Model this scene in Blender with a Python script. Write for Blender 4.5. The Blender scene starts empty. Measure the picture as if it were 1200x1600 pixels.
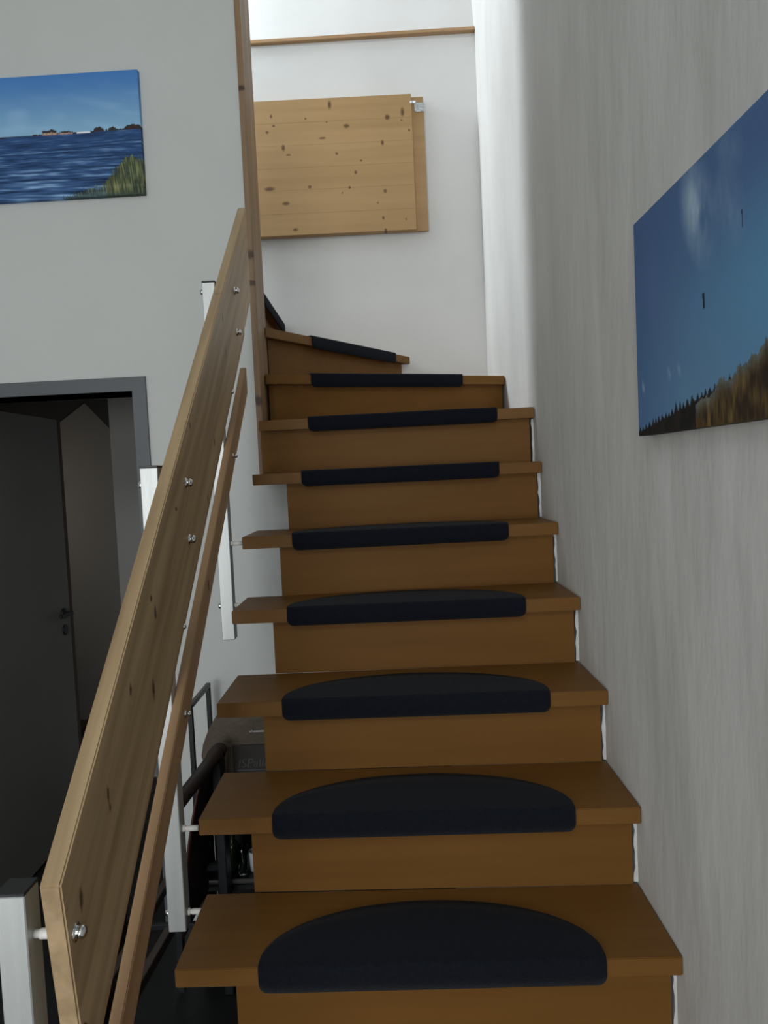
import bpy, bmesh, math, random
from mathutils import Vector, Matrix, noise
random.seed(7)
S = bpy.context.scene
COL = S.collection

# ------------------------------------------------------------------ camera, world, lights, exposure
cam_d = bpy.data.cameras.new('camera'); cam = bpy.data.objects.new('camera', cam_d); COL.objects.link(cam)
S.camera = cam
cam_d.sensor_fit = 'VERTICAL'; cam_d.sensor_height = 36.0; cam_d.lens = 36.0*1155/1600
cam_d.clip_start = 0.02
_r = Vector((0.9989362, 0.0059471, -0.0457286)); _u = Vector((0.0453386, 0.0543878, 0.9974900)); _f = Vector((-0.0084192, 0.9985022, -0.0540603))
cam.matrix_world = Matrix(((_r.x, _u.x, -_f.x, 0.44734), (_r.y, _u.y, -_f.y, 0.0), (_r.z, _u.z, -_f.z, 0.92194), (0, 0, 0, 1)))

W = bpy.data.worlds.new('world'); S.world = W; W.use_nodes = True
W.node_tree.nodes['Background'].inputs[0].default_value = (0.75, 0.85, 1.0, 1)
W.node_tree.nodes['Background'].inputs[1].default_value = 0.35

def area(name, loc, target, sx, sy, power, color):
    d = bpy.data.lights.new(name, 'AREA'); d.shape = 'RECTANGLE'; d.size = sx; d.size_y = sy; d.energy = power; d.color = color
    o = bpy.data.objects.new(name, d); COL.objects.link(o); o.location = loc
    o.rotation_euler = (Vector(target)-Vector(loc)).to_track_quat('-Z', 'Y').to_euler()
    return o
# daylight through the hall window behind the camera and through the landing window up the stairs; the fill lights are added
area('hall_low_fill_light', (-1.05, -0.9, 0.10), (0.1, 1.5, -0.1), 0.7, 1.3, 11, (0.95, 0.97, 1.0))  # added low fill for the lower stair fronts, standing free in the hall
area('hall_window_light', (-0.6, -2.9, 1.0), (-0.3, 2.7, 2.0), 1.6, 1.3, 66, (0.95, 0.98, 1.0))
area('upper_wall_fill_light', (-0.5, -2.9, 3.0), (-0.5, 2.7, 2.9), 1.4, 0.9, 33, (0.94, 0.98, 1.0))  # added fill that brightens the top of the left wall
area('landing_window_light', (-1.9, 3.50, 3.80), (0.9, 3.25, 2.0), 0.42, 1.1, 96, (0.86, 0.93, 1.0))
area('side_room_fill_light', (-2.3, 4.2, 0.9), (-1.3, 4.8, 0.3), 0.4, 0.4, 1.8, (1.0, 0.9, 0.78))  # added fill for the side room, hidden behind the door leaf

S.view_settings.view_transform = 'Standard'; S.view_settings.look = 'None'
S.view_settings.gamma = 1; S.view_settings.use_curve_mapping = False
S.view_settings.exposure = 0.0

# ------------------------------------------------------------------ materials
def lin(r, g, b):
    def f(c):
        c /= 255.0
        return c/12.92 if c <= 0.04045 else ((c+0.055)/1.055)**2.4
    return (f(r), f(g), f(b), 1)

def new_mat(name, rough=0.6, metal=0.0, spec=0.5):
    m = bpy.data.materials.new(name); m.use_nodes = True
    b = m.node_tree.nodes['Principled BSDF']
    b.inputs['Roughness'].default_value = rough; b.inputs['Metallic'].default_value = metal
    b.inputs['Specular IOR Level'].default_value = spec
    return m, m.node_tree.nodes, m.node_tree.links, b

def noisy(name, c1, c2, scale=(1, 1, 1), nscale=6, rough=0.6, metal=0.0, bump=0.0, bscale=None, spec=0.5, detail=4, bdist=0.01, rot=(0, 0, 0), bstretch=None):
    m, N, L, b = new_mat(name, rough, metal, spec)
    tc = N.new('ShaderNodeTexCoord'); mp = N.new('ShaderNodeMapping'); mp.inputs['Scale'].default_value = scale; mp.inputs['Rotation'].default_value = rot
    L.new(tc.outputs['Object'], mp.inputs[0])
    no = N.new('ShaderNodeTexNoise'); no.inputs['Scale'].default_value = nscale; no.inputs['Detail'].default_value = detail
    L.new(mp.outputs[0], no.inputs['Vector'])
    cr = N.new('ShaderNodeValToRGB'); cr.color_ramp.elements[0].position = 0.3; cr.color_ramp.elements[1].position = 0.7
    cr.color_ramp.elements[0].color = c1; cr.color_ramp.elements[1].color = c2
    L.new(no.outputs['Fac'], cr.inputs[0]); L.new(cr.outputs[0], b.inputs['Base Color'])
    if bump:
        n2 = N.new('ShaderNodeTexNoise'); n2.inputs['Scale'].default_value = bscale or nscale*4; n2.inputs['Detail'].default_value = 5
        if bstretch:
            m2 = N.new('ShaderNodeMapping'); m2.inputs['Scale'].default_value = bstretch
            L.new(tc.outputs['Object'], m2.inputs[0]); L.new(m2.outputs[0], n2.inputs['Vector'])
        else:
            L.new(mp.outputs[0], n2.inputs['Vector'])
        bp = N.new('ShaderNodeBump'); bp.inputs['Strength'].default_value = bump; bp.inputs['Distance'].default_value = bdist
        L.new(n2.outputs['Fac'], bp.inputs['Height']); L.new(bp.outputs[0], b.inputs['Normal'])
    return m

def wood(name, light, dark, knot=(0.05, 0.02, 0.008, 1), axis='X', rot=(0, 0, 0), rough=0.5, knots=(), ring=7.0, plane='XZ', spec=0.4, streak=None):
    """pine or beech: long streaks along one axis, a few knots at given places"""
    m, N, L, b = new_mat(name, rough, 0, spec)
    tc = N.new('ShaderNodeTexCoord'); mr = N.new('ShaderNodeMapping'); mr.inputs['Rotation'].default_value = rot
    L.new(tc.outputs['Object'], mr.inputs[0])
    sc = {'X': (0.8, 14, 14), 'Y': (14, 0.8, 14), 'Z': (14, 14, 0.8)}[axis]
    mp = N.new('ShaderNodeMapping'); mp.inputs['Scale'].default_value = sc; L.new(mr.outputs[0], mp.inputs[0])
    n1 = N.new('ShaderNodeTexNoise'); n1.inputs['Scale'].default_value = 1.0; n1.inputs['Detail'].default_value = 3; n1.inputs['Distortion'].default_value = 0.4
    L.new(mp.outputs[0], n1.inputs['Vector'])
    n2 = N.new('ShaderNodeTexNoise'); n2.inputs['Scale'].default_value = ring; n2.inputs['Detail'].default_value = 6
    L.new(mp.outputs[0], n2.inputs['Vector'])
    mx = N.new('ShaderNodeMath'); mx.operation = 'MULTIPLY_ADD'; mx.inputs[1].default_value = 0.4
    L.new(n2.outputs['Fac'], mx.inputs[0]); mul = N.new('ShaderNodeMath'); mul.operation = 'MULTIPLY'; mul.inputs[1].default_value = 0.6
    L.new(n1.outputs['Fac'], mul.inputs[0]); L.new(mul.outputs[0], mx.inputs[2])
    cr = N.new('ShaderNodeValToRGB'); cr.color_ramp.elements[0].position = 0.36; cr.color_ramp.elements[1].position = 0.62
    cr.color_ramp.elements[0].color = dark; cr.color_ramp.elements[1].color = light
    L.new(mx.outputs[0], cr.inputs[0]); out = cr.outputs[0]
    if knots:
        prev = None
        for (a, c, w, h) in knots:
            sb = N.new('ShaderNodeVectorMath'); sb.operation = 'SUBTRACT'
            sb.inputs[1].default_value = (a, 0, c) if plane == 'XZ' else (a, 2.69, c) if plane == '3D' else (0, a, c)
            L.new(mr.outputs[0] if plane == 'R' else tc.outputs['Object'], sb.inputs[0])
            ml = N.new('ShaderNodeVectorMath'); ml.operation = 'MULTIPLY'
            ml.inputs[1].default_value = (1/w, 0, 1/h) if plane == 'XZ' else (1/w, 1/w, 1/h) if plane == '3D' else (0, 1/w, 1/h)
            L.new(sb.outputs[0], ml.inputs[0])
            ln = N.new('ShaderNodeVectorMath'); ln.operation = 'LENGTH'; L.new(ml.outputs[0], ln.inputs[0])
            if prev is None: prev = ln.outputs['Value']
            else:
                mn = N.new('ShaderNodeMath'); mn.operation = 'MINIMUM'; L.new(prev, mn.inputs[0]); L.new(ln.outputs['Value'], mn.inputs[1]); prev = mn.outputs[0]
        nz = N.new('ShaderNodeMath'); nz.operation = 'MULTIPLY_ADD'; nz.inputs[1].default_value = 0.9; nz.inputs[2].default_value = -0.45
        n3 = N.new('ShaderNodeTexNoise'); n3.inputs['Scale'].default_value = 150; L.new(tc.outputs['Object'], n3.inputs['Vector']); L.new(n3.outputs['Fac'], nz.inputs[0])
        ad = N.new('ShaderNodeMath'); ad.operation = 'ADD'; L.new(prev, ad.inputs[0]); L.new(nz.outputs[0], ad.inputs[1])
        kr = N.new('ShaderNodeValToRGB'); kr.color_ramp.elements[0].position = 0.25; kr.color_ramp.elements[1].position = 0.60
        sc2 = N.new('ShaderNodeMath'); sc2.operation = 'MULTIPLY'; sc2.inputs[1].default_value = 0.5; L.new(ad.outputs[0], sc2.inputs[0]); L.new(sc2.outputs[0], kr.inputs[0])
        kr.color_ramp.elements[0].color = (0.9, 0.9, 0.9, 1); kr.color_ramp.elements[1].color = (0, 0, 0, 1)
        mix = N.new('ShaderNodeMix'); mix.data_type = 'RGBA'
        L.new(kr.outputs[0], mix.inputs[0]); L.new(out, mix.inputs[6]); mix.inputs[7].default_value = knot
        out = mix.outputs[2]
    L.new(out, b.inputs['Base Color'])
    bp = N.new('ShaderNodeBump'); bp.inputs['Strength'].default_value = 0.12; bp.inputs['Distance'].default_value = 0.002
    L.new(n2.outputs['Fac'], bp.inputs['Height']); L.new(bp.outputs[0], b.inputs['Normal'])
    return m

SLOPE = math.atan(0.875)
RAIL_KNOTS = [(2.02, 1.43, .02, .008), (2.025, 1.358, .006, .012), (2.041, 1.267, .006, .016), (1.624, 1.043, .005, .01), (1.48, 0.867, .008, .005), (1.313, 0.688, .006, .014),
              (1.294, 0.718, .006, .007), (1.167, 0.592, .006, .010), (1.277, 0.559, .007, .020), (1.051, 0.471, .005, .012), (1.055, 0.45, .004, .007), (0.941, 0.379, .006, .016),
              (1.845, 1.017, .006, .014), (2.41, 1.55, .005, .01), (1.746, 0.877, .006, .01)]
BOARD_KNOTS = [(0.242, 2.717, 0.0072, 0.016), (-0.046, 2.676, 0.0048, 0.0072), (-0.036, 2.629, 0.0064, 0.004), (0.121, 2.657, 0.004, 0.0048), (0.319, 2.613, 0.012, 0.008), (0.52, 2.645, 0.0096, 0.0112), (0.595, 2.666, 0.0072, 0.016), (0.589, 2.628, 0.0048, 0.004), (0.624, 2.579, 0.004, 0.0056), (0.199, 2.561, 0.0144, 0.004), (0.006, 2.523, 0.0072, 0.012), (0.03, 2.488, 0.0088, 0.004), (0.491, 2.525, 0.0056, 0.0104), (0.265, 2.484, 0.0056, 0.0056), (0.384, 2.445, 0.0048, 0.004), (0.354, 2.39, 0.0056, 0.0072), (-0.071, 2.33, 0.0208, 0.008), (0.126, 2.331, 0.0072, 0.0064), (0.321, 2.319, 0.0048, 0.0056), (0.284, 2.295, 0.0032, 0.004), (0.494, 2.294, 0.0072, 0.008), (0.005, 2.257, 0.0144, 0.0072), (0.479, 2.165, 0.0048, 0.0072), (0.045, 2.129, 0.0104, 0.0064), (0.488, 2.106, 0.0056, 0.0072), (0.59, 2.154, 0.0032, 0.004), (-0.069, 2.601, 0.0064, 0.0064), (0.224, 2.636, 0.0032, 0.0032), (0.456, 2.24, 0.004, 0.0024), (-0.131, 2.216, 0.0048, 0.0032)]

M = {}
M['wall'] = noisy('white_wall_paint', (0.60, 0.62, 0.60, 1), (0.64, 0.65, 0.63, 1), nscale=2, rough=0.9, bump=0.15, bscale=60, spec=0.15, bdist=0.004)
M['back_wall'] = noisy('white_stairwell_paint', (0.66, 0.65, 0.63, 1), (0.70, 0.69, 0.68, 1), nscale=3, rough=0.9, bump=0.2, bscale=14, spec=0.1, bdist=0.006)
M['plaster'] = noisy('trowelled_white_plaster', (0.56, 0.555, 0.53, 1), (0.64, 0.635, 0.61, 1), scale=(1, 2.6, 1.0), nscale=1.8, rough=0.85, bump=0.42, bscale=1.8, bstretch=(1, 3.0, 1.0), spec=0.2, bdist=0.03, rot=(0.25, 0, 0), detail=3)
M['caulk'] = noisy('white_caulk', (0.60, 0.60, 0.58, 1), (0.72, 0.72, 0.70, 1), nscale=40, rough=0.8)
M['tread'] = wood('honey_beech_lacquer', (0.190, 0.088, 0.020, 1), (0.166, 0.075, 0.016, 1), axis='X', rough=0.5, ring=5, spec=0.22)
M['riser'] = wood('honey_beech_riser', (0.185, 0.086, 0.020, 1), (0.162, 0.073, 0.016, 1), axis='X', rough=0.55, ring=4, spec=0.15)
M['rail'] = wood('light_pine_rail', (0.50, 0.36, 0.205, 1), (0.27, 0.18, 0.095, 1), axis='Y', rot=(-SLOPE, 0, 0), rough=0.45, ring=3, knots=RAIL_KNOTS, plane='YZ', knot=(0.07, 0.035, 0.015, 1))
M['slat'] = wood('pine_slat', (0.46, 0.29, 0.16, 1), (0.34, 0.20, 0.10, 1), axis='Y', rot=(-SLOPE, 0, 0), rough=0.45, ring=3, knots=[(1.83, .66, .008, .015), (1.40, .23, .006, .01)], plane='YZ')
M['newel'] = wood('pine_end_board', (0.33, 0.215, 0.12, 1), (0.19, 0.11, 0.055, 1), axis='Z', rough=0.5, ring=3, knots=[(-.012, 1.62, .02, .012), (-.012, 1.72, .02, .018), (-.012, 2.3, .02, .010), (-.012, 1.2, .02, .02)], plane='3D')
M['trimwood'] = wood('pine_trim', (0.46, 0.29, 0.15, 1), (0.34, 0.20, 0.10, 1), axis='X', rough=0.5, knots=[(0.10, 3.035, .01, .01)])
M['board'] = wood('knotty_pine_panel', (0.42, 0.262, 0.118, 1), (0.36, 0.218, 0.092, 1), axis='X', rough=0.55, ring=2, knots=[(a, c, w*1.35, h*1.35) for a, c, w, h in BOARD_KNOTS], knot=(0.10, 0.045, 0.015, 1))
M['rug'] = noisy('charcoal_felt', (0.0065, 0.008, 0.013, 1), (0.011, 0.013, 0.019, 1), nscale=160, rough=1.0, bump=0.6, bscale=500, spec=0.05, bdist=0.002)
_rb = M['rug'].node_tree.nodes['Principled BSDF']; _rb.inputs['Sheen Weight'].default_value = 0.06; _rb.inputs['Sheen Roughness'].default_value = 0.5
M['metal'] = noisy('brushed_aluminium', (0.47, 0.49, 0.475, 1), (0.53, 0.55, 0.535, 1), scale=(20, 20, 1), nscale=4, rough=0.42, metal=0.5, bump=0.05, bscale=30)
M['chrome'] = noisy('polished_steel', (0.70, 0.70, 0.70, 1), (0.78, 0.78, 0.78, 1), nscale=8, rough=0.13, metal=1.0)
M['nylon'] = noisy('white_nylon_spacer', (0.72, 0.70, 0.66, 1), (0.78, 0.76, 0.72, 1), nscale=20, rough=0.5)
M['black'] = noisy('black_plastic', (0.008, 0.009, 0.011, 1), (0.014, 0.015, 0.017, 1), nscale=20, rough=0.4)
M['blackmetal'] = noisy('black_steel', (0.010, 0.011, 0.012, 1), (0.02, 0.021, 0.022, 1), nscale=20, rough=0.35, metal=0.2)
M['frame'] = noisy('grey_door_frame_paint', (0.105, 0.115, 0.122, 1), (0.115, 0.125, 0.133, 1), nscale=4, rough=0.45)
M['leaf'] = noisy('pale_door_leaf', (0.22, 0.225, 0.20, 1), (0.245, 0.25, 0.225, 1), nscale=3, rough=0.5)
M['edge'] = noisy('brown_door_edge', (0.10, 0.06, 0.04, 1), (0.13, 0.08, 0.05, 1), nscale=8, rough=0.6)
M['floor'] = noisy('dark_slate_floor', (0.006, 0.0065, 0.0065, 1), (0.011, 0.0115, 0.0115, 1), nscale=5, rough=0.6)
M['darkwood'] = noisy('dark_red_brown_leather', (0.030, 0.008, 0.005, 1), (0.050, 0.014, 0.009, 1), nscale=12, rough=0.5, bump=0.2, bscale=60)
M['roll'] = noisy('dark_brown_padding', (0.024, 0.014, 0.011, 1), (0.040, 0.024, 0.019, 1), nscale=14, rough=0.5)
M['darkrail'] = noisy('dark_stained_wood', (0.060, 0.044, 0.037, 1), (0.09, 0.068, 0.058, 1), scale=(4, 1, 4), nscale=8, rough=0.5)
M['box'] = noisy('brown_leatherette', (0.070, 0.052, 0.032, 1), (0.09, 0.068, 0.043, 1), nscale=10, rough=0.6, bump=0.2, bscale=80)
M['boxdark'] = noisy('dark_leatherette_panel', (0.012, 0.009, 0.006, 1), (0.020, 0.015, 0.010, 1), nscale=10, rough=0.5)
M['silver'] = noisy('dull_silver', (0.35, 0.34, 0.32, 1), (0.45, 0.44, 0.42, 1), nscale=20, rough=0.3, metal=0.8)
M['glassgreen'] = noisy('dark_green_glass', (0.020, 0.035, 0.010, 1), (0.035, 0.055, 0.015, 1), nscale=5, rough=0.08)
M['ceramic'] = noisy('pale_blue_white_ceramic', (0.55, 0.60, 0.64, 1), (0.62, 0.67, 0.70, 1), nscale=6, rough=0.25)
M['foil'] = noisy('crumpled_clear_tape', (0.42, 0.45, 0.47, 1), (0.80, 0.83, 0.85, 1), nscale=60, rough=0.18, metal=0.3, bump=1.0, bscale=120, bdist=0.01)
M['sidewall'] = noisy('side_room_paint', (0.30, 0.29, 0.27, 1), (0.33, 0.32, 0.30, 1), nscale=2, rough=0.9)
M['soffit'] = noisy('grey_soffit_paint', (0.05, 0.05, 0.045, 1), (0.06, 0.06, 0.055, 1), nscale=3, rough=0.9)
mg, N_, L_, b_ = new_mat('clear_glass', 0.03); b_.inputs['Transmission Weight'].default_value = 1.0; b_.inputs['Base Color'].default_value = (0.9, 0.93, 0.93, 1); M['glass'] = mg
mp_, N_, L_, b_ = new_mat('canvas_print', 0.75, 0, 0.25)
at_ = N_.new('ShaderNodeVertexColor'); at_.layer_name = 'print'; L_.new(at_.outputs['Color'], b_.inputs['Base Color'])
tc_ = N_.new('ShaderNodeTexCoord'); wv_ = N_.new('ShaderNodeTexNoise'); wv_.inputs['Scale'].default_value = 700; L_.new(tc_.outputs['Object'], wv_.inputs['Vector'])
bb_ = N_.new('ShaderNodeBump'); bb_.inputs['Strength'].default_value = 0.15; bb_.inputs['Distance'].default_value = 0.001; L_.new(wv_.outputs['Fac'], bb_.inputs['Height']); L_.new(bb_.outputs[0], b_.inputs['Normal'])
M['print'] = mp_
M['canvas'] = noisy('white_canvas_edge', (0.42, 0.45, 0.52, 1), (0.48, 0.51, 0.58, 1), nscale=8, rough=0.8)

# ------------------------------------------------------------------ helpers
def link(name, me, mat=None, parent=None):
    o = bpy.data.objects.new(name, me); COL.objects.link(o)
    if mat is not None and not me.materials: me.materials.append(mat)
    if parent is not None: o.parent = parent
    return o
def from_bm(name, bm, mat, parent=None, smooth=False):
    me = bpy.data.meshes.new(name); bm.normal_update(); bm.to_mesh(me); bm.free()
    if smooth:
        for p in me.polygons: p.use_smooth = True
    return link(name, me, mat, parent)
def bevel(bm, w, seg=2, ang=0.5):
    if w <= 0: return
    es = [e for e in bm.edges if len(e.link_faces) == 2 and e.calc_face_angle(0) > ang]
    bmesh.ops.bevel(bm, geom=es, offset=w, segments=seg, affect='EDGES', clamp_overlap=True)
def add_box(bm, lo, hi, mat=None):
    vs = [bm.verts.new((x, y, z)) for x in (lo[0], hi[0]) for y in (lo[1], hi[1]) for z in (lo[2], hi[2])]
    if mat is not None:
        for v in vs: v.co = mat @ v.co
    for f in ((0, 1, 3, 2), (4, 6, 7, 5), (0, 4, 5, 1), (2, 3, 7, 6), (0, 2, 6, 4), (1, 5, 7, 3)):
        bm.faces.new([vs[i] for i in f])
def box(name, lo, hi, mat, parent=None, bev=0.0, seg=2):
    bm = bmesh.new(); add_box(bm, lo, hi); bmesh.ops.recalc_face_normals(bm, faces=bm.faces[:]); bevel(bm, bev, seg)
    return from_bm(name, bm, mat, parent)
def prism(name, poly, axis, a, b, mat, parent=None, bev=0.0, seg=2):
    """poly: 2D points; axis: extrusion axis"""
    bm = bmesh.new()
    def P(p, t):
        return {'x': (t, p[0], p[1]), 'y': (p[0], t, p[1]), 'z': (p[0], p[1], t)}[axis]
    A = [bm.verts.new(P(p, a)) for p in poly]; B = [bm.verts.new(P(p, b)) for p in poly]
    n = len(poly)
    bm.faces.new(A); bm.faces.new(B[::-1])
    for i in range(n): bm.faces.new((A[i], B[i], B[(i+1) % n], A[(i+1) % n]))
    bmesh.ops.recalc_face_normals(bm, faces=bm.faces[:]); bevel(bm, bev, seg)
    return from_bm(name, bm, mat, parent)
def lathe_bm(bm, p0, direction, prof, seg=20):
    """prof: (distance along, radius)"""
    d = Vector(direction).normalized(); q = d.to_track_quat('Z', 'Y')
    rings = []
    for (t, r) in prof:
        rings.append([bm.verts.new(Vector(p0) + q @ Vector((r*math.cos(2*math.pi*i/seg), r*math.sin(2*math.pi*i/seg), t))) for i in range(seg)])
    for k in range(len(rings)-1):
        for i in range(seg):
            bm.faces.new((rings[k][i], rings[k][(i+1) % seg], rings[k+1][(i+1) % seg], rings[k+1][i]))
    bm.faces.new(rings[0][::-1]); bm.faces.new(rings[-1])
def lathe(name, p0, direction, prof, mat, parent=None, seg=20, smooth=True):
    bm = bmesh.new(); lathe_bm(bm, p0, direction, prof, seg); bmesh.ops.recalc_face_normals(bm, faces=bm.faces[:])
    o = from_bm(name, bm, mat, parent)
    if smooth:
        for p in o.data.polygons: p.use_smooth = len(p.vertices) == 4
    return o
def bar(name, p0, p1, w, h, mat, parent=None, bev=0.002):
    """rectangular bar from p0 to p1; w across, h upright"""
    p0, p1 = Vector(p0), Vector(p1); d = (p1-p0); n = d.length; d.normalize()
    side = d.cross(Vector((0, 0, 1)))
    side = side.normalized() if side.length > 1e-4 else Vector((1, 0, 0))
    up = side.cross(d)
    bm = bmesh.new(); mt = Matrix.Translation(p0) @ Matrix((side, d, up)).transposed().to_4x4()
    add_box(bm, (-w/2, 0, -h/2), (w/2, n, h/2), mt); bmesh.ops.recalc_face_normals(bm, faces=bm.faces[:]); bevel(bm, bev, 1)
    return from_bm(name, bm, mat, parent)
def thing(name, label, cat, loc=(0, 0, 0), group=None):
    o = bpy.data.objects.new(name, None); COL.objects.link(o); o.location = loc; o.empty_display_size = 0.1
    o['label'] = label; o['category'] = cat
    if group: o['group'] = group
    return o
def tag(o, label, cat, group=None):
    o['label'] = label; o['category'] = cat
    if group: o['group'] = group
    return o
def rebase(root):
    """children were built in world coordinates: keep them there under an empty that sits at the thing's base"""
    inv = Matrix.Translation(-Vector(root.location))
    for c in [x for x in bpy.data.objects if x.parent is root]: c.matrix_parent_inverse = inv
    return root
def struct(o):
    o['kind'] = 'structure'; return o

FZ = -0.746            # hall floor
H, G = 0.18652, 0.21662
TT = 0.0361            # tread thickness

# ------------------------------------------------------------------ setting
struct(box('floor', (-3.2, -3.1, FZ-0.1), (1.2, 5.3, FZ), M['floor']))
struct(box('ceiling', (-3.2, -3.1, 3.9), (1.2, 2.72, 4.0), M['wall']))
# right wall: leans out very slightly towards the back
def wall_right():
    bm = bmesh.new()
    ys = [-3.1, 0, 1.2, 2.4, 3.0, 3.75, 4.6]; xs = [.953, .953, .953, .953, .960, .968, .972]
    A = [[bm.verts.new((x+dx, y, z)) for z in (FZ-0.1, 4.6)] for dx in (0, .2) for x, y in zip(xs, ys)]
    n = len(ys)
    for k in range(n-1):
        bm.faces.new((A[k][0], A[k+1][0], A[k+1][1], A[k][1])); bm.faces.new((A[n+k][0], A[n+k][1], A[n+k+1][1], A[n+k+1][0]))
        bm.faces.new((A[k][1], A[k+1][1], A[n+k+1][1], A[n+k][1])); bm.faces.new((A[k][0], A[n+k][0], A[n+k+1][0], A[k+1][0]))
    bm.faces.new((A[0][0], A[0][1], A[n][1], A[n][0])); bm.faces.new((A[n-1][0], A[2*n-1][0], A[2*n-1][1], A[n-1][1]))
    bmesh.ops.recalc_face_normals(bm, faces=bm.faces[:])
    return struct(from_bm('wall_right', bm, M['plaster']))
WR = wall_right()
# ragged plaster edge beside every riser
for n in range(1, 8):
    bm = bmesh.new(); z0 = (n-2)*H + 0.002; z1 = (n-1)*H - TT - .002; y = {1:1.326,2:1.537,3:1.755,4:1.991,5:2.225,6:2.437,7:2.529}[n] + 0.037
    K = 9; A = []
    for k in range(K+1):
        z = z0 + (z1-z0)*k/K; w = 0.005 + 0.006*random.random(); yy = y + 0.002*random.random()
        A.append([bm.verts.new((0.9545, yy-0.001, z)), bm.verts.new((0.9545-w, yy+0.002, z)), bm.verts.new((0.9545-w*0.8, yy+0.012, z)), bm.verts.new((0.9545, yy+0.03, z))])
    for k in range(K):
        for j in range(3): bm.faces.new((A[k][j], A[k][j+1], A[k+1][j+1], A[k+1][j]))
    from_bm('plaster_edge', bm, M['caulk'], WR)
TH = math.radians(-1.5)
def lw(x, z, off=0.0): return Vector((x*math.cos(TH)+off*math.sin(TH), 2.70 + x*math.sin(TH)-off*math.cos(TH), z))
LWM = Matrix.Translation((0, 2.70, 0)) @ Matrix.Rotation(TH, 4, 'Z')      # wall frame: x along, -y out of the wall
DX0, DX1, DZ = -1.26, -0.470, 1.258
bm = bmesh.new()
add_box(bm, (-3.3, 0, FZ), (DX0, .18, 3.9), LWM); add_box(bm, (DX0, 0, DZ), (DX1, .18, 3.9), LWM)
add_box(bm, (DX1, 0, FZ), (-0.022, .18, 3.9), LWM)
add_box(bm, (-0.022, 0, FZ), (0.955, .10, 1.07), LWM)
bmesh.ops.recalc_face_normals(bm, faces=bm.faces[:])
WL = struct(from_bm('wall_left', bm, M['wall']))
# rear and far side walls of the hall
struct(box('wall_rear', (-3.2, -3.1, FZ), (1.2, -3.0, 4.0), M['wall']))
struct(box('wall_hall_side', (-3.2, -3.1, FZ), (-3.1, 2.8, 4.0), M['wall']))
# stairwell back wall with sloping wall above its ledge
bm = bmesh.new(); add_box(bm, (-2.6, 3.757, 1.71), (-0.3, 3.95, 3.035)); add_box(bm, (-0.3, 3.757, FZ), (1.0, 3.95, 3.035))
bmesh.ops.recalc_face_normals(bm, faces=bm.faces[:]); struct(from_bm('wall_back', bm, M['back_wall']))
struct(prism('wall_upper_slope', [(3.757, 3.035), (4.32, 4.55), (4.5, 4.55), (3.95, 3.035)], 'x', -2.6, 1.0, M['back_wall']))
struct(box('ceiling_stairwell', (-2.6, 2.72, 4.5), (1.2, 4.6, 4.6), M['wall']))
struct(box('wall_landing_side', (-2.7, 2.88, 0.9), (-2.6, 4.5, 4.6), M['back_wall']))
# pine ledge strip
bm = bmesh.new()
vs = [(-0.9, 3.035), (0.966, 3.058), (0.966, 3.074), (-0.9, 3.053)]
A = [bm.verts.new((x, 3.735, z)) for x, z in vs]; B = [bm.verts.new((x, 3.80, z)) for x, z in vs]
bm.faces.new(A); bm.faces.new(B[::-1])
for i in range(4): bm.faces.new((A[i], B[i], B[(i+1) % 4], A[(i+1) % 4]))
bmesh.ops.recalc_face_normals(bm, faces=bm.faces[:]); bevel(bm, .002, 1)
struct(from_bm('trim_1', bm, M['trimwood']))
# pine end board over the wall end
struct(box('trim_2', (-0.022, 2.690, 5*H), (0.0, 2.885, 4.4), M['newel'], None, 0.002))

# doorway in the left wall: grey frame, open leaf
door = struct(bpy.data.objects.new('door_1', None)); COL.objects.link(door)
FW = 0.050
bm = bmesh.new()
add_box(bm, (DX0-FW, -0.012, DZ), (DX1+FW, .19, DZ+FW), LWM)
add_box(bm, (DX1, -0.012, FZ), (DX1+FW, .19, DZ), LWM); add_box(bm, (DX0-FW, -0.012, FZ), (DX0, .19, DZ), LWM)
bmesh.ops.recalc_face_normals(bm, faces=bm.faces[:])
from_bm('door_frame', bm, M['frame'], door)
LX = -1.15
leaf = box('door_leaf', (LX-0.04, 2.79, FZ+0.012), (LX, 3.598, 1.247), M['leaf'], door, 0.002)
box('leaf_edge', (LX-0.038, 3.598, FZ+0.013), (LX-0.006, 3.645, 1.244), M['edge'], leaf)
hd = lathe('door_handle', (LX, 3.525, 0.312), (1, 0, 0), [(0, .026), (.006, .026), (.008, .010), (.045, .010), (.048, .004)], M['black'], leaf)
bar('lever', (LX+.042, 3.53, 0.312), (LX+.042, 3.40, 0.316), .016, .018, M['black'], hd, .004)
lathe('keyhole_plate', (LX, 3.53, 0.232), (1, 0, 0), [(0, .026), (.005, .026), (.007, .02)], M['black'], leaf)
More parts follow.
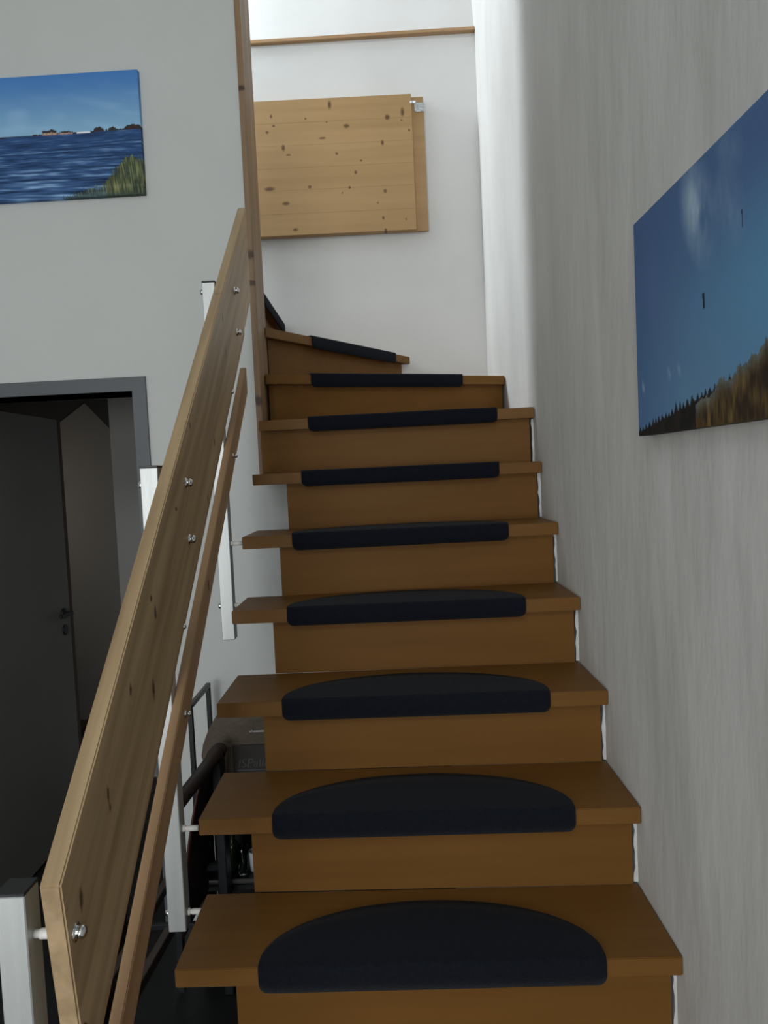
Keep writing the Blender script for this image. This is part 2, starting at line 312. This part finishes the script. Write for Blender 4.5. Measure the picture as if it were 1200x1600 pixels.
# side room behind the door
sx = lambda p: 0.447+(p-0.447)*5.0/4.3
pkz = .922+(1.402-.922)*5/4.3
fw = [(-3.1, FZ), (-1.0, FZ), (-1.0, 1.61), (-3.1, 1.61)]
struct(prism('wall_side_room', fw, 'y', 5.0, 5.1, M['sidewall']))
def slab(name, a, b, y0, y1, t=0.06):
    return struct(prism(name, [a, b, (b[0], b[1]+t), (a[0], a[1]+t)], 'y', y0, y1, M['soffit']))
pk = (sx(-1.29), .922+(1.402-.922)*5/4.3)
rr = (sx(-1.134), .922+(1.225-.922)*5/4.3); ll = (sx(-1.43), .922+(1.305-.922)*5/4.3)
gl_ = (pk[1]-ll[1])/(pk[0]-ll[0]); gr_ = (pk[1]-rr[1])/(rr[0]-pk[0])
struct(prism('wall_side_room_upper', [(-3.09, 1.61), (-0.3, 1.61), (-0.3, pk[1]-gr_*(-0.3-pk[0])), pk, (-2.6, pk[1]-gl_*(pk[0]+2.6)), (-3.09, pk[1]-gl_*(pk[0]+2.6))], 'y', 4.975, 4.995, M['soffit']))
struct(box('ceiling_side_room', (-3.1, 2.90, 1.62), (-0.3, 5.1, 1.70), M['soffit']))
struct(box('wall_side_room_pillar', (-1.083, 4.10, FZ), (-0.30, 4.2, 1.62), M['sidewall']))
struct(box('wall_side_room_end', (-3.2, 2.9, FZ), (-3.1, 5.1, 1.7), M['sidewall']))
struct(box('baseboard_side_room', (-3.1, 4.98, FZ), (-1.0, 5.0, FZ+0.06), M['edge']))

# ------------------------------------------------------------------ staircase
stair = thing('staircase', 'honey brown wooden staircase with closed risers rising along the plastered wall and turning left', 'staircase', (0.5, 0.7, FZ))
yl = {1: 1.347, 2: 1.566, 3: 1.783, 4: 2.006, 5: 2.201, 6: 2.427}
yr = {1: 1.326, 2: 1.537, 3: 1.755, 4: 1.991, 5: 2.225, 6: 2.437}
for n in (0, -1, -2): yl[n] = 1.339+(n-1)*G; yr[n] = 1.335+(n-1)*G
XR = 0.951
def tread(n, poly):
    bm = bmesh.new(); z = (n-1)*H
    A = [bm.verts.new((p[0], p[1], z-TT)) for p in poly]; B = [bm.verts.new((p[0], p[1], z)) for p in poly]
    bm.faces.new(A[::-1]); bm.faces.new(B); k = len(poly)
    for i in range(k): bm.faces.new((A[i], A[(i+1) % k], B[(i+1) % k], B[i]))
    bmesh.ops.recalc_face_normals(bm, faces=bm.faces[:]); bevel(bm, 0.0016, 2)
    return from_bm('tread', bm, M['tread'], stair)
def riser(n, a, b, t=0.018):
    """board under the nosing of tread n, from a to b"""
    a, b = Vector((*a, 0)), Vector((*b, 0)); d = (b-a).normalized(); nn = Vector((-d.y, d.x, 0))*t
    z0, z1 = (n-2)*H, (n-1)*H-TT
    if n == -2: z0 = FZ
    bm = bmesh.new(); P = [a, b, b+nn, a+nn]
    A = [bm.verts.new((p.x, p.y, z0)) for p in P]; B = [bm.verts.new((p.x, p.y, z1)) for p in P]
    bm.faces.new(A[::-1]); bm.faces.new(B)
    for i in range(4): bm.faces.new((A[i], A[(i+1) % 4], B[(i+1) % 4], B[i]))
    bmesh.ops.recalc_face_normals(bm, faces=bm.faces[:])
    return from_bm('riser', bm, M['riser'], stair)
NO = 0.033
T7 = ((0.003, 2.583), (XR, 2.529)); T8 = ((0.003, 2.780), (0.957, 3.165)); T9 = ((0.002, 2.845), (0.580, 3.750)); T10 = ((-0.036, 3.02), (-0.042, 3.752))
for n in range(-2, 7):
    if n < 6: bl, br = yl[n+1]+NO, yr[n+1]+NO
    else: bl, br = 2.70, 2.60
    tread(n, [(0.0, yl[n]), (XR, yr[n]), (XR, br), (0.0, bl if n < 6 else 2.689)])
    riser(n, (0.107, yl[n]+NO), (0.940, yr[n]+NO))
tread(7, [T7[0], T7[1], (0.957, 3.20), (0.003, 2.815)])
riser(7, (0.003, T7[0][1]+NO), (0.940, T7[1][1]+NO))
tread(8, [T8[0], T8[1], (0.966, 3.752), (0.62, 3.752), (0.003, 2.90)])
riser(8, (0.010, 2.817), (0.950, 3.197))
tread(9, [T9[0], T9[1], (-0.06, 3.752), (-0.06, 2.90), (0.002, 2.888)])
riser(9, (0.001, 2.905), (0.536, 3.735))
tread(10, [T10[0], T10[1], (-0.45, 3.752), (-0.45, 2.93), (-0.036, 2.93)][:5])
riser(10, (-0.070, 2.90), (-0.075, 3.752))
# knot marks and a nick on the wood are printed by small darker inlays
lathe('knot', (0.652, yl[2]+NO-0.0012, H-TT-0.048), (0, 1, 0), [(0, .0030), (.0010, .0032)], M['edge'], stair, 10, False)
lathe('knot', (0.300, 1.445, -0.0006), (0, 0, 1), [(0, .0032), (.0009, .0030)], M['edge'], stair, 10, False)
rebase(stair)

# ------------------------------------------------------------------ felt stair mats
def mat_mesh():
    a, t = 0.325, 0.0065; NX = 64
    def back(x): return 0.014 + 0.180*math.sqrt(max(0, 1-(x/a)**2))
    def drop(x):
        e = a-abs(x); r = 0.018
        return 0.046 - (r-math.sqrt(max(0, r*r-(r-e)**2)) if e < r else 0)
    xs = [-a*math.cos(math.pi*i/NX) for i in range(NX+1)]
    bm = bmesh.new(); R = 0.0025
    def col(x, off):
        """points from the hem of the front flap over the nosing to the back rim"""
        pts = []
        d = drop(x)
        for s in (0, .5, 1): pts.append((-off, -d*(1-s) - R*s))
        for k in range(1, 5):
            an = math.pi/2*k/5
            pts.append((R-(R+off)*math.cos(an), -R+(R+off)*math.sin(an)))
        bb = back(x)
        for s in (0, .25, .5, .75, 1): pts.append((R+(bb-R)*s, off))
        return pts
    T = [[bm.verts.new((x, y, z)) for y, z in col(x, t)] for x in xs]
    B = [[bm.verts.new((x, y, z)) for y, z in col(x, 0.0006)] for x in xs]
    m = len(T[0])
    for i in range(NX):
        for j in range(m-1):
            bm.faces.new((T[i][j], T[i+1][j], T[i+1][j+1], T[i][j+1])); bm.faces.new((B[i][j], B[i][j+1], B[i+1][j+1], B[i+1][j]))
        bm.faces.new((T[i][0], B[i][0], B[i+1][0], T[i+1][0])); bm.faces.new((T[i][m-1], T[i+1][m-1], B[i+1][m-1], B[i][m-1]))
    for i in (0, NX):
        for j in range(m-1): bm.faces.new((T[i][j], T[i][j+1], B[i][j+1], B[i][j]))
    bmesh.ops.recalc_face_normals(bm, faces=bm.faces[:])
    me = bpy.data.meshes.new('stair_mat'); bm.to_mesh(me); bm.free(); me.materials.append(M['rug'])
    for p in me.polygons: p.use_smooth = True
    return me
MM = mat_mesh()
ordn = ['on the lowest tread in view, largest in the photo', 'on the second tread from the bottom of the photo', 'on the third tread from the bottom of the photo', 'on the fourth tread from the bottom of the photo',
        'on the fifth tread from the bottom of the photo', 'on the sixth tread, where the end board stands', 'on the seventh tread, above the end board foot',
        'on the eighth tread, just below the turn', 'slanting down to the right on the first turned tread', 'on the topmost tread in view, partly hidden']
specs = []
for n in range(1, 7):
    cx = {1: .485, 2: .487, 3: .487, 4: .478, 5: .475, 6: .486}[n]
    specs.append((n, (0, yl[n]), (XR, yr[n]), cx/XR))
specs += [(7, T7[0], T7[1], .500/XR), (8, T8[0], T8[1], .488), (9, T9[0], T9[1], .568), (10, T10[0], T10[1], .535)]
for n, a, b, s in specs:
    a2, b2 = Vector(a), Vector(b); c = a2.lerp(b2, s); ang = math.atan2(b2.y-a2.y, b2.x-a2.x)
    o = link('stair_mat', MM); o.location = (c.x, c.y, (n-1)*H); o.rotation_euler = (0, 0, ang)
    if n == 6: o.scale.y = 0.76      # cut back against the turned riser
    tag(o, 'charcoal felt half-moon stair mat '+ordn[n-1], 'mat', 'half-moon stair mats')

# ------------------------------------------------------------------ balustrade
bal = thing('balustrade', 'pine plank handrail with slats bolted to three square metal posts, left of the stairs', 'balustrade', (-0.054, 0.9, FZ))
XO, XI = -0.009, 0.018
poly = [(.887, .428), (2.480, 1.811), (2.480, 1.512), (1.122, .308), (.935, .137), (.925, .137)]
hr = prism('handrail_plank', poly, 'x', XO, XI, M['rail'], bal, 0.0025, 2)
def slat_z(y): return 0.432+0.883*(y-1.577)
for dz in (0, 0.19):
    y0, y1 = 0.86, 2.505
    prism('slat', [(y0, slat_z(y0)+dz+.0425), (y1, slat_z(y1)+dz+.0425), (y1, slat_z(y1)+dz-.0425), (y0, slat_z(y0)+dz-.0425)], 'x', -.035, -.014, M['slat'], bal, 0.002, 2)
posts = [(.900, -.600, .409), (1.546, -.052, .953), (2.190, .440, 1.498)]
def bolt(p, parent, y, z, x, s=1.0):
    """washer, nut and domed cap facing the stairs"""
    return lathe('bolt', (x, y, z), (1, 0, 0), [(0, .0085*s), (.0015, .0085*s), (.0016, .0062*s), (.006, .0062*s), (.0062, .0068*s), (.010, .0064*s), (.013, .0045*s), (.0145, .001)], M['chrome'], parent, 16)
for i, (py, z0, z1) in enumerate(posts):
    c = py+.019
    p = box('post', (-.073, py, z0), (-.035, py+.038, z1), M['metal'], bal, 0.0015, 1)
    box('post_cap', (-.0735, py-.0005, z1), (-.0345, py+.0385, z1+.0045), M['black'], p, 0.001, 1)
    zc = [.337+.012, .197+.016] if i == 0 else [(.918), (.798)] if i == 1 else [1.475, 1.354]
    for z in zc:
        bolt(p, p, c, z, XI, 1.4)
        lathe('spacer', (-.035, c, z), (1, 0, 0), [(0, .0055), (.008, .0055), (.0082, .0068), (.0258, .0068)], M['nylon'], p, 14)
        lathe('cap_nut', (-.073, c, z), (-1, 0, 0), [(0, .0088), (.005, .0088), (.0095, .006), (.011, .001)], M['chrome'], p, 14)
    for dz in (0, .19):
        z = slat_z(c)+dz
        bolt(p, p, c, z, -.014)
    tn = {0: -1, 1: 2, 2: 5}[i]
    for m in (tn, tn-1):
        z = (m-1)*H-TT/2
        lathe('fixing_rod', (-.035, c, z), (1, 0, 0), [(0, .0075), (.006, .0075), (.0062, .005), (.010, .005), (.0102, .0062), (.0349, .0062)], M['nylon'], p, 14)
        lathe('cap_nut', (-.073, c, z), (-1, 0, 0), [(0, .0088), (.005, .0088), (.0095, .006), (.011, .001)], M['chrome'], p, 14)
# sub-part level: keep things no deeper than thing > part > sub-part
rebase(bal)

# ------------------------------------------------------------------ canvas prints
def L3(c, k): return (min(1, lin(*c)[0]*k), min(1, lin(*c)[1]*k), min(1, lin(*c)[2]*k), 1)
def mixc(a, b, t):
    t = max(0, min(1, t)); return tuple(a[i]*(1-t)+b[i]*t for i in range(3))
def nz(x, y, z=0): return noise.noise(Vector((x, y, z)))
def canvas(name, label, w, h, depth, fn, k, M4, nx, ny, darkside=None):
    """front face w x h in local x,z facing local -y; origin at lower left of the front"""
    root = thing(name, label, 'picture', M4 @ Vector((w/2, depth/2, 0)), None)
    bm = bmesh.new(); cl = bm.loops.layers.float_color.new('print')
    V = [[bm.verts.new((w*i/nx, 0, h*j/ny)) for j in range(ny+1)] for i in range(nx+1)]
    C = [[L3(fn(w*i/nx, h*j/ny), k) for j in range(ny+1)] for i in range(nx+1)]
    for i in range(nx):
        for j in range(ny):
            f = bm.faces.new((V[i][j], V[i+1][j], V[i+1][j+1], V[i][j+1]))
            for l, (a, b) in zip(f.loops, ((i, j), (i+1, j), (i+1, j+1), (i, j+1))): l[cl] = C[a][b]
    # wrapped sides repeat the colours of the rim
    def side(idx):
        prev = None
        for (i, j) in idx:
            v = V[i][j]; q = bm.verts.new((v.co.x, depth, v.co.z))
            if prev:
                f = bm.faces.new((prev[0], v, q, prev[1]))
                for l, c in zip(f.loops, (prev[2], C[i][j], C[i][j], prev[2])): l[cl] = c
            prev = (v, q, C[i][j])
    side([(i, 0) for i in range(nx+1)]); side([(nx, j) for j in range(ny+1)]); side([(i, ny) for i in range(nx, -1, -1)]); side([(0, j) for j in range(ny, -1, -1)])
    bm.transform(M4)
    f = from_bm('printed_canvas', bm, M['print'], root)
    bm = bmesh.new(); add_box(bm, (.004, .004, .004), (w-.004, depth, h-.004), M4); bmesh.ops.recalc_face_normals(bm, faces=bm.faces[:])
    from_bm('stretcher_frame', bm, M['canvas'], root)
    return rebase(root)

PX = 0.497/220.0     # metres per photo pixel on the left canvas
WLc, HLc = 0.86, 0.431
def lake(x, z):
    u = (x-WLc)/PX + 220.0; t = z/HLc
    hz = 0.222 + 0.004*(u/220.0)
    if z > hz:
        s = (z-hz)/(HLc-hz)
        c = mixc((108, 142, 165), (66, 105, 150), s*1.2); c = mixc(c, (48, 92, 145), (s-.6)*1.6)
        c = mixc(c, (150, 172, 190), max(0, nz(u*.02, z*26, 3))*0.5*(1-s))
        hh = 0
        if 48 < u < 118: hh = 0.004 + (0.012 if 63 < u < 86 else 0) + .009*max(0, nz(u*.16, 2)) + .006*max(0, nz(u*.5, 2)) + (.010 if 92 < u < 108 else 0)*.6
        if 140 < u < 222: hh = 0.005 + .012*math.sqrt(max(0, 1-((u-153)/8.)**2)) + .009*math.sqrt(max(0, 1-((u-175)/6.)**2)) + .013*math.sqrt(max(0, 1-((u-208)/14.)**2)) + .005*nz(u*.45, 5)
        if u < 48: hh = 0.003
        if z-hz < hh:
            if 62 < u < 112 and z-hz < hh*.45: return mixc((105, 72, 62), (160, 145, 130), .5+.8*nz(u*.5, z*200))
            return mixc((28, 34, 38), (55, 38, 35), .5+.8*nz(u*.2, z*90))
        if 112 <= u <= 140 and z-hz < .005: return (190, 200, 205)
        return c
    d = (hz-z)/hz
    c = mixc((30, 55, 92), (46, 72, 108), d)
    n = nz(u*.012*(1.5-d), z*130*(1.25-.75*d), 1)+.6*nz(u*.05*(1.5-d), z*300*(1.1-.6*d)+u*.02, 7)
    c = mixc(c, (14, 30, 52), max(0, n)*1.5*(.5+.7*d)); c = mixc(c, (112, 142, 172), max(0, -n-.08)*1.4*(.35+.8*d))
    # reeds growing in the lower right corner
    if u > 88:
        rh = .105*max(0, min(1, (u-150)/45.0))*(1-.25*max(0, (u-205)/25.0)) + .030*min(1, (u-88)/50.0)
        rh += .028*nz(u*.45, 11)
        if z < rh:
            s = nz(u*.55+z*25, z*18, 4)
            g = mixc((38, 46, 32), (112, 112, 66), .36+s*1.3); g = mixc(g, (30, 38, 28), max(0, 1-z/.018)*.6)
            return mixc(c, g, .88 if u > 160 else .6)
    return c
ML = LWM @ Matrix.Translation((-0.376-WLc, -0.020, 1.951))
canvas('canvas_picture', 'wide canvas print of a blue lake with reeds and a low shore, above the doorway', WLc, HLc, .0195, lake, 2.05, ML, 330, 165)

WRc, HRc = 0.90, 0.397
def hill(x, z):
    # x=0 is the end nearest the stairs' top, growing towards the viewer; z up
    c = mixc((72, 102, 126), (50, 72, 104), z/HRc*1.1)
    c = mixc(c, (42, 62, 98), max(0, (.22-x)/.22)*.5)
    c = mixc(c, (66, 112, 138), max(0, 1-math.hypot((x-.62)/.45, (z-.17)/.16))*.8)
    def wisp(px, pz, rx, rz, col, k, f):
        d = math.hypot((x-px+(z-pz)*.30)/rx, (z-pz)/rz)
        if d > 1.4: return
        nonlocal c
        c = mixc(c, col, max(0, 1-d/1.4)*k*max(0, .75+.7*nz(x*f*.6, z*f*.3, px*9)+.35*nz(x*f*2.2, z*f, 4)))
    wisp(.285, .325, .048, .070, (124, 140, 150), 1.0, 34)
    wisp(.385, .300, .034, .050, (92, 108, 132), .8, 40)
    wisp(.39, .372, .030, .035, (90, 106, 128), .7, 40)
    wisp(.10, .22, .05, .15, (72, 82, 118), .35, 14)
    for (bx, bz) in ((.157, .098), (.200, .100), (.030, .090)): wisp(bx, bz, .007, .012, (104, 124, 142), .9, 90)
    for (bx, bz, w_, h_) in ((.3005, .187, .0042, .0115), (.424, .267, .0022, .0110)):
        if abs(x-bx) < w_*.6 and abs(z-bz) < h_: return (14, 26, 34)
        if abs(x-bx+.001) < w_ and abs(z-bz-h_*.75) < h_*.28: return (14, 26, 34)
    ph = x*62 + .6*nz(x*20, 3); spr = 1-abs((ph % 1)-.5)*2
    th = .006 + .135*x + .016*spr**1.4*(.7+nz(int(ph)*1.7, 1)) + .003*nz(x*160, 3)
    bush = 0
    if x > .255:
        bush = .034+.26*(x-.255) if x < .52 else .103
        bush += .010*nz(x*30, 9) + .007*nz(x*80, 4) + .005*nz(x*220, 6)
    if z < max(th, bush):
        if z < bush and x > .262:
            s = nz(x*70, z*28, 12)+.6*nz(x*230, z*50, 2)
            e = mixc((34, 25, 15), (92, 74, 38), .36+.85*s); e = mixc(e, (84, 82, 74), max(0, (z-bush+.030)/.030)*.65)
            e = mixc(e, (22, 16, 13), max(0, min(1, (x-.36)/.12))*.6*max(0, .6+nz(x*18, z*20, 5)))
            return mixc(e, c, .5*max(0, (z-bush+.016)/.016)*max(0, nz(x*260, z*240)+.5))
        return mixc((13, 15, 14), (36, 24, 20), .35+.9*nz(x*45, z*25, 1))
    return c
# local x runs from the far end towards the viewer: -Y; local -y (front) = -X
MR = Matrix(((0, 1, 0, 0.930), (-1, 0, 0, 1.424), (0, 0, 1, 0.968), (0, 0, 0, 1)))
canvas('canvas_picture', 'canvas print of a deep blue sky over conifers and autumn bushes, on the right wall', WRc, HRc, .0225, hill, 2.25, MR, 480, 200)

# ------------------------------------------------------------------ pine panels on the stairwell wall
fp = thing('pine_panel', 'knotty pine panel of glued boards hung on the stairwell wall, the one in front', 'panel', (0.17, 3.74, 2.105))
zs = [2.103, 2.205, 2.318, 2.425, 2.532, 2.640, 2.750]
for k in range(6):
    box('stave', (-0.32, 3.700, zs[k]+(.0004 if k else 0)), (0.640, 3.722, zs[k+1]), M['board'], fp, 0.0004, 1)
rebase(fp)
bp2 = thing('pine_panel', 'plain pine panel behind the knotty one, its right edge showing', 'panel', (0.2, 3.75, 2.105))
bk = box('panel_board', (-0.28, 3.7225, 2.102), (0.700, 3.742, 2.745), M['board'], bp2, 0.001, 1)
box('mounting_batten', (-0.1, 3.742, 2.60), (0.5, 3.757, 2.66), M['board'], bp2)
rebase(bp2)
# crumpled clear tape on the corner
bm = bmesh.new(); nX, nZ = 14, 12; V = []
for i in range(nX+1):
    V.append([])
    for j in range(nZ+1):
        x = .655+.050*i/nX; z = 2.672+.042*j/nZ
        V[-1].append(bm.verts.new((x+.002*nz(z*300, 3), 3.7185-.004*abs(nz(x*170, z*170, 4))-.001, z+.003*nz(x*200, 9))))
for i in range(nX):
    for j in range(nZ): bm.faces.new((V[i][j], V[i+1][j], V[i+1][j+1], V[i][j+1]))
ex = bmesh.ops.extrude_face_region(bm, geom=bm.faces[:]); 
for v in [g for g in ex['geom'] if isinstance(g, bmesh.types.BMVert)]: v.co.y += .0015
bmesh.ops.recalc_face_normals(bm, faces=bm.faces[:])
tp = thing('tape_patch', 'crumpled silvery tape stuck on the upper right corner of the rear pine panel', 'tape', (0.68, 3.72, 2.67))
from_bm('tape', bm, M['foil'], tp)
box('tape_tail', (.633, 3.6985, 2.705), (.662, 3.6995, 2.717), M['foil'], tp)
rebase(tp)

# ------------------------------------------------------------------ things under the stairs
rack = thing('shelf_rack', 'black metal shelf rack with open side frame standing under the stairs by the wall', 'shelf', (0.1, 2.5, FZ))
def rail_(nm, a, b, t=.016): return bar(nm, a, b, t, t, M['blackmetal'], rack, .002)
RX0, RX1, RY0, RY1 = -.238, .60, 2.385, 2.625
for x in (RX0, RX1):
    for y in (RY0, RY1):
        rail_('upright', (x, y, FZ), (x, y, .175))
    rail_('top_bar', (x, RY0-.008, .183), (x, RY1+.008, .183))
for z in (-.100, -.425):
    s = box('shelf', (RX0+.009, RY0-.006, z-.018), (RX1-.009, RY1+.006, z), M['blackmetal'], rack, .002, 1)
box('added_dark_back', (RX0+.009, RY1+.007, FZ+.002), (RX1-.009, RY1+.013, -.20), M['black'], rack)  # added black sheet, keeps the space under the stairs dark
box('added_dark_side', (RX0-.012, RY0+.009, FZ+.002), (RX0-.0085, RY1-.009, -.15), M['black'], rack)  # second added black sheet, hides the pale wall at the side
lathe('front_rail', (RX0+.022, RY0-.014, -.405), (1, 0, 0), [(0, .008), (.8, .008)], M['silver'], rack, 12)
rebase(rack)
bx = thing('storage_box', 'brown leatherette box with raised lettering and a silver clasp on the upper rack shelf', 'box', (-.05, 2.5, -.100))
prism('body', [(-.190, -.099), (.22, -.099), (.22, .135), (-.165, .135), (-.195, .085), (-.214, .04), (-.222, 0.0), (-.214, -.03), (-.200, -.06)], 'y', 2.42, 2.60, M['box'], bx, .006, 2)
pn = box('front_panel', (-.115, 2.4165, -.085), (.20, 2.4215, .035), M['boxdark'], bx, .0015, 1)
box('clasp', (-.055, 2.412, .077), (.030, 2.4195, .084), M['silver'], bx, .001, 1)
lathe('clasp_stud', (-.045, 2.419, .082), (0, -1, 0), [(0, .006), (.006, .005), (.008, .002)], M['silver'], bx, 12)
cu = bpy.data.curves.new('t', 'FONT'); cu.body = 'ISPalll'; cu.size = .042; cu.extrude = .0012; cu.shear = 0.2
to = bpy.data.objects.new('t', cu); COL.objects.link(to)
dg = bpy.context.evaluated_depsgraph_get(); me = bpy.data.meshes.new_from_object(to.evaluated_get(dg)); bpy.data.objects.remove(to)
me.transform(Matrix.Translation((-.100, 2.4155, -.040)) @ Matrix.Rotation(math.pi/2, 4, 'X'))
M['letter'] = noisy('worn_lettering', (.045,.043,.04,1), (.08,.077,.072,1), nscale=60, rough=.4)
lt = link('lettering', me, M['letter'], pn)
box('underline', (-.100, 2.4150, -.052), (.18, 2.4170, -.048), M['letter'], pn)
rebase(bx)
# bottle, glass, cup on the lower shelf
zb = -.425
bt = thing('wine_bottle', 'dark green glass bottle with a grey cap on the lower rack shelf', 'bottle', (-.150, 2.49, zb))
lathe('glass_body', (-.150, 2.49, zb), (0, 0, 1), [(0.001, .022), (.003, .0235), (.075, .0235), (.090, .018), (.102, .010), (.122, .0095)], M['glassgreen'], bt, 24)
lathe('cap', (-.150, 2.49, zb+.122), (0, 0, 1), [(0, .0105), (.018, .0105), (.019, .009)], M['silver'], bt, 20)
rebase(bt)
gl = lathe('drinking_glass', (-.108, 2.45, zb), (0, 0, 1), [(0.0005, .015), (.004, .016), (.095, .022), (.096, .021), (.008, .0145), (.0075, .001)], M['glass'], None, 24)
tag(gl, 'clear drinking glass catching a glint between the green bottle and the pale cup', 'glass')
cp = thing('cup', 'pale bluish white cup next to the riser edge on the lower rack shelf', 'cup', (-.068, 2.47, zb))
lathe('cup_body', (-.068, 2.47, zb), (0, 0, 1), [(0.0005, .018), (.004, .020), (.070, .024), (.071, .022), (.010, .018), (.009, .002)], M['ceramic'], cp, 24)
bm = bmesh.new(); pts = [Vector((-.068+.024+.016*math.sin(t), 2.47, zb+.036+.02*math.cos(t))) for t in [math.pi*k/10 for k in range(11)]]
rings = []
for k, p in enumerate(pts):
    t = math.pi*k/10; d1 = Vector((math.sin(t), 0, math.cos(t))); d2 = Vector((0, 1, 0))
    rings.append([bm.verts.new(p+.0035*(d1*math.cos(a)+d2*math.sin(a))) for a in [2*math.pi*i/8 for i in range(8)]])
for k in range(10):
    for i in range(8): bm.faces.new((rings[k][i], rings[k][(i+1) % 8], rings[k+1][(i+1) % 8], rings[k+1][i]))
from_bm('cup_handle', bm, M['ceramic'], cp, True)
rebase(cp)

# folded chair leaning between rack and stairs
ch = thing('folding_chair', 'dark brown folded leather chair with a padded top roll beside the lower stairs', 'chair', (-.24, 2.0, FZ))
P1, P2 = Vector((-.138, 2.352, .050)), Vector((-.160, 1.93, .056)); dd = (P2-P1); LN = dd.length
lathe('top_roll', P1, dd, [(0, .016), (.006, .023), (.03, .024), (.032, .026), (.042, .026), (.044, .023), (.060, .023), (.062, .026), (.070, .026), (.072, .021), (.18, .020), (LN-.02, .020), (LN, .012)], M['roll'], ch, 20)
bm = bmesh.new()
def sheet(name, pts, n, mat, parent, t=.006):
    """pts: four corners a,b (top) c,d (bottom); a thick bulging sheet"""
    a, b, c, d = map(Vector, pts); bm = bmesh.new(); nn = Vector(n); V = []
    for i in range(9):
        V.append([])
        for j in range(9):
            s, q = i/8, j/8
            p = a.lerp(b, s).lerp(d.lerp(c, s), q) + nn*(.015*math.sin(math.pi*q))
            V[-1].append(bm.verts.new(p))
    for i in range(8):
        for j in range(8): bm.faces.new((V[i][j], V[i+1][j], V[i+1][j+1], V[i][j+1]))
    ex = bmesh.ops.extrude_face_region(bm, geom=bm.faces[:])
    for v in [g for g in ex['geom'] if isinstance(g, bmesh.types.BMVert)]: v.co += nn*t
    bmesh.ops.recalc_face_normals(bm, faces=bm.faces[:])
    return from_bm(name, bm, mat, parent, True)
sheet('back_sling', ((-.140, 2.345, .040), (-.150, 2.16, .045), (-.215, 2.10, -.42), (-.205, 2.36, -.42)), (-1, 0, 0), M['darkwood'], ch)
box('back_upright', (-.158, 2.300, FZ+.002), (-.128, 2.360, .030), M['black'], ch, .003, 1)
bar('side_rail', (-.22, 2.375, -.365), (-.22, 1.60, -.290), .022, .030, M['darkrail'], ch)
bar('side_rail', (-.30, 2.36, -.328), (-.30, 1.68, -.305), .022, .028, M['darkrail'], ch)
sheet('seat_sling', ((-.325, 2.02, -.10), (-.355, 1.80, -.14), (-.37, 1.80, -.60), (-.345, 2.02, -.60)), (-1, 0, 0), M['darkwood'], ch)
bar('leg', (-.22, 1.62, -.295), (-.22, 1.64, FZ+.01), .022, .026, M['black'], ch)
bar('leg', (-.30, 1.70, -.310), (-.30, 1.72, FZ+.01), .022, .026, M['black'], ch)
bar('leg', (-.30, 2.34, -.345), (-.30, 2.32, FZ+.01), .022, .026, M['black'], ch)
bar('cross_bar', (-.15, 2.36, -.345), (-.31, 2.34, -.345), .020, .020, M['black'], ch)
bar('cross_bar', (-.15, 2.0, -.318), (-.34, 2.0, -.318), .016, .016, M['black'], ch)
rebase(ch)
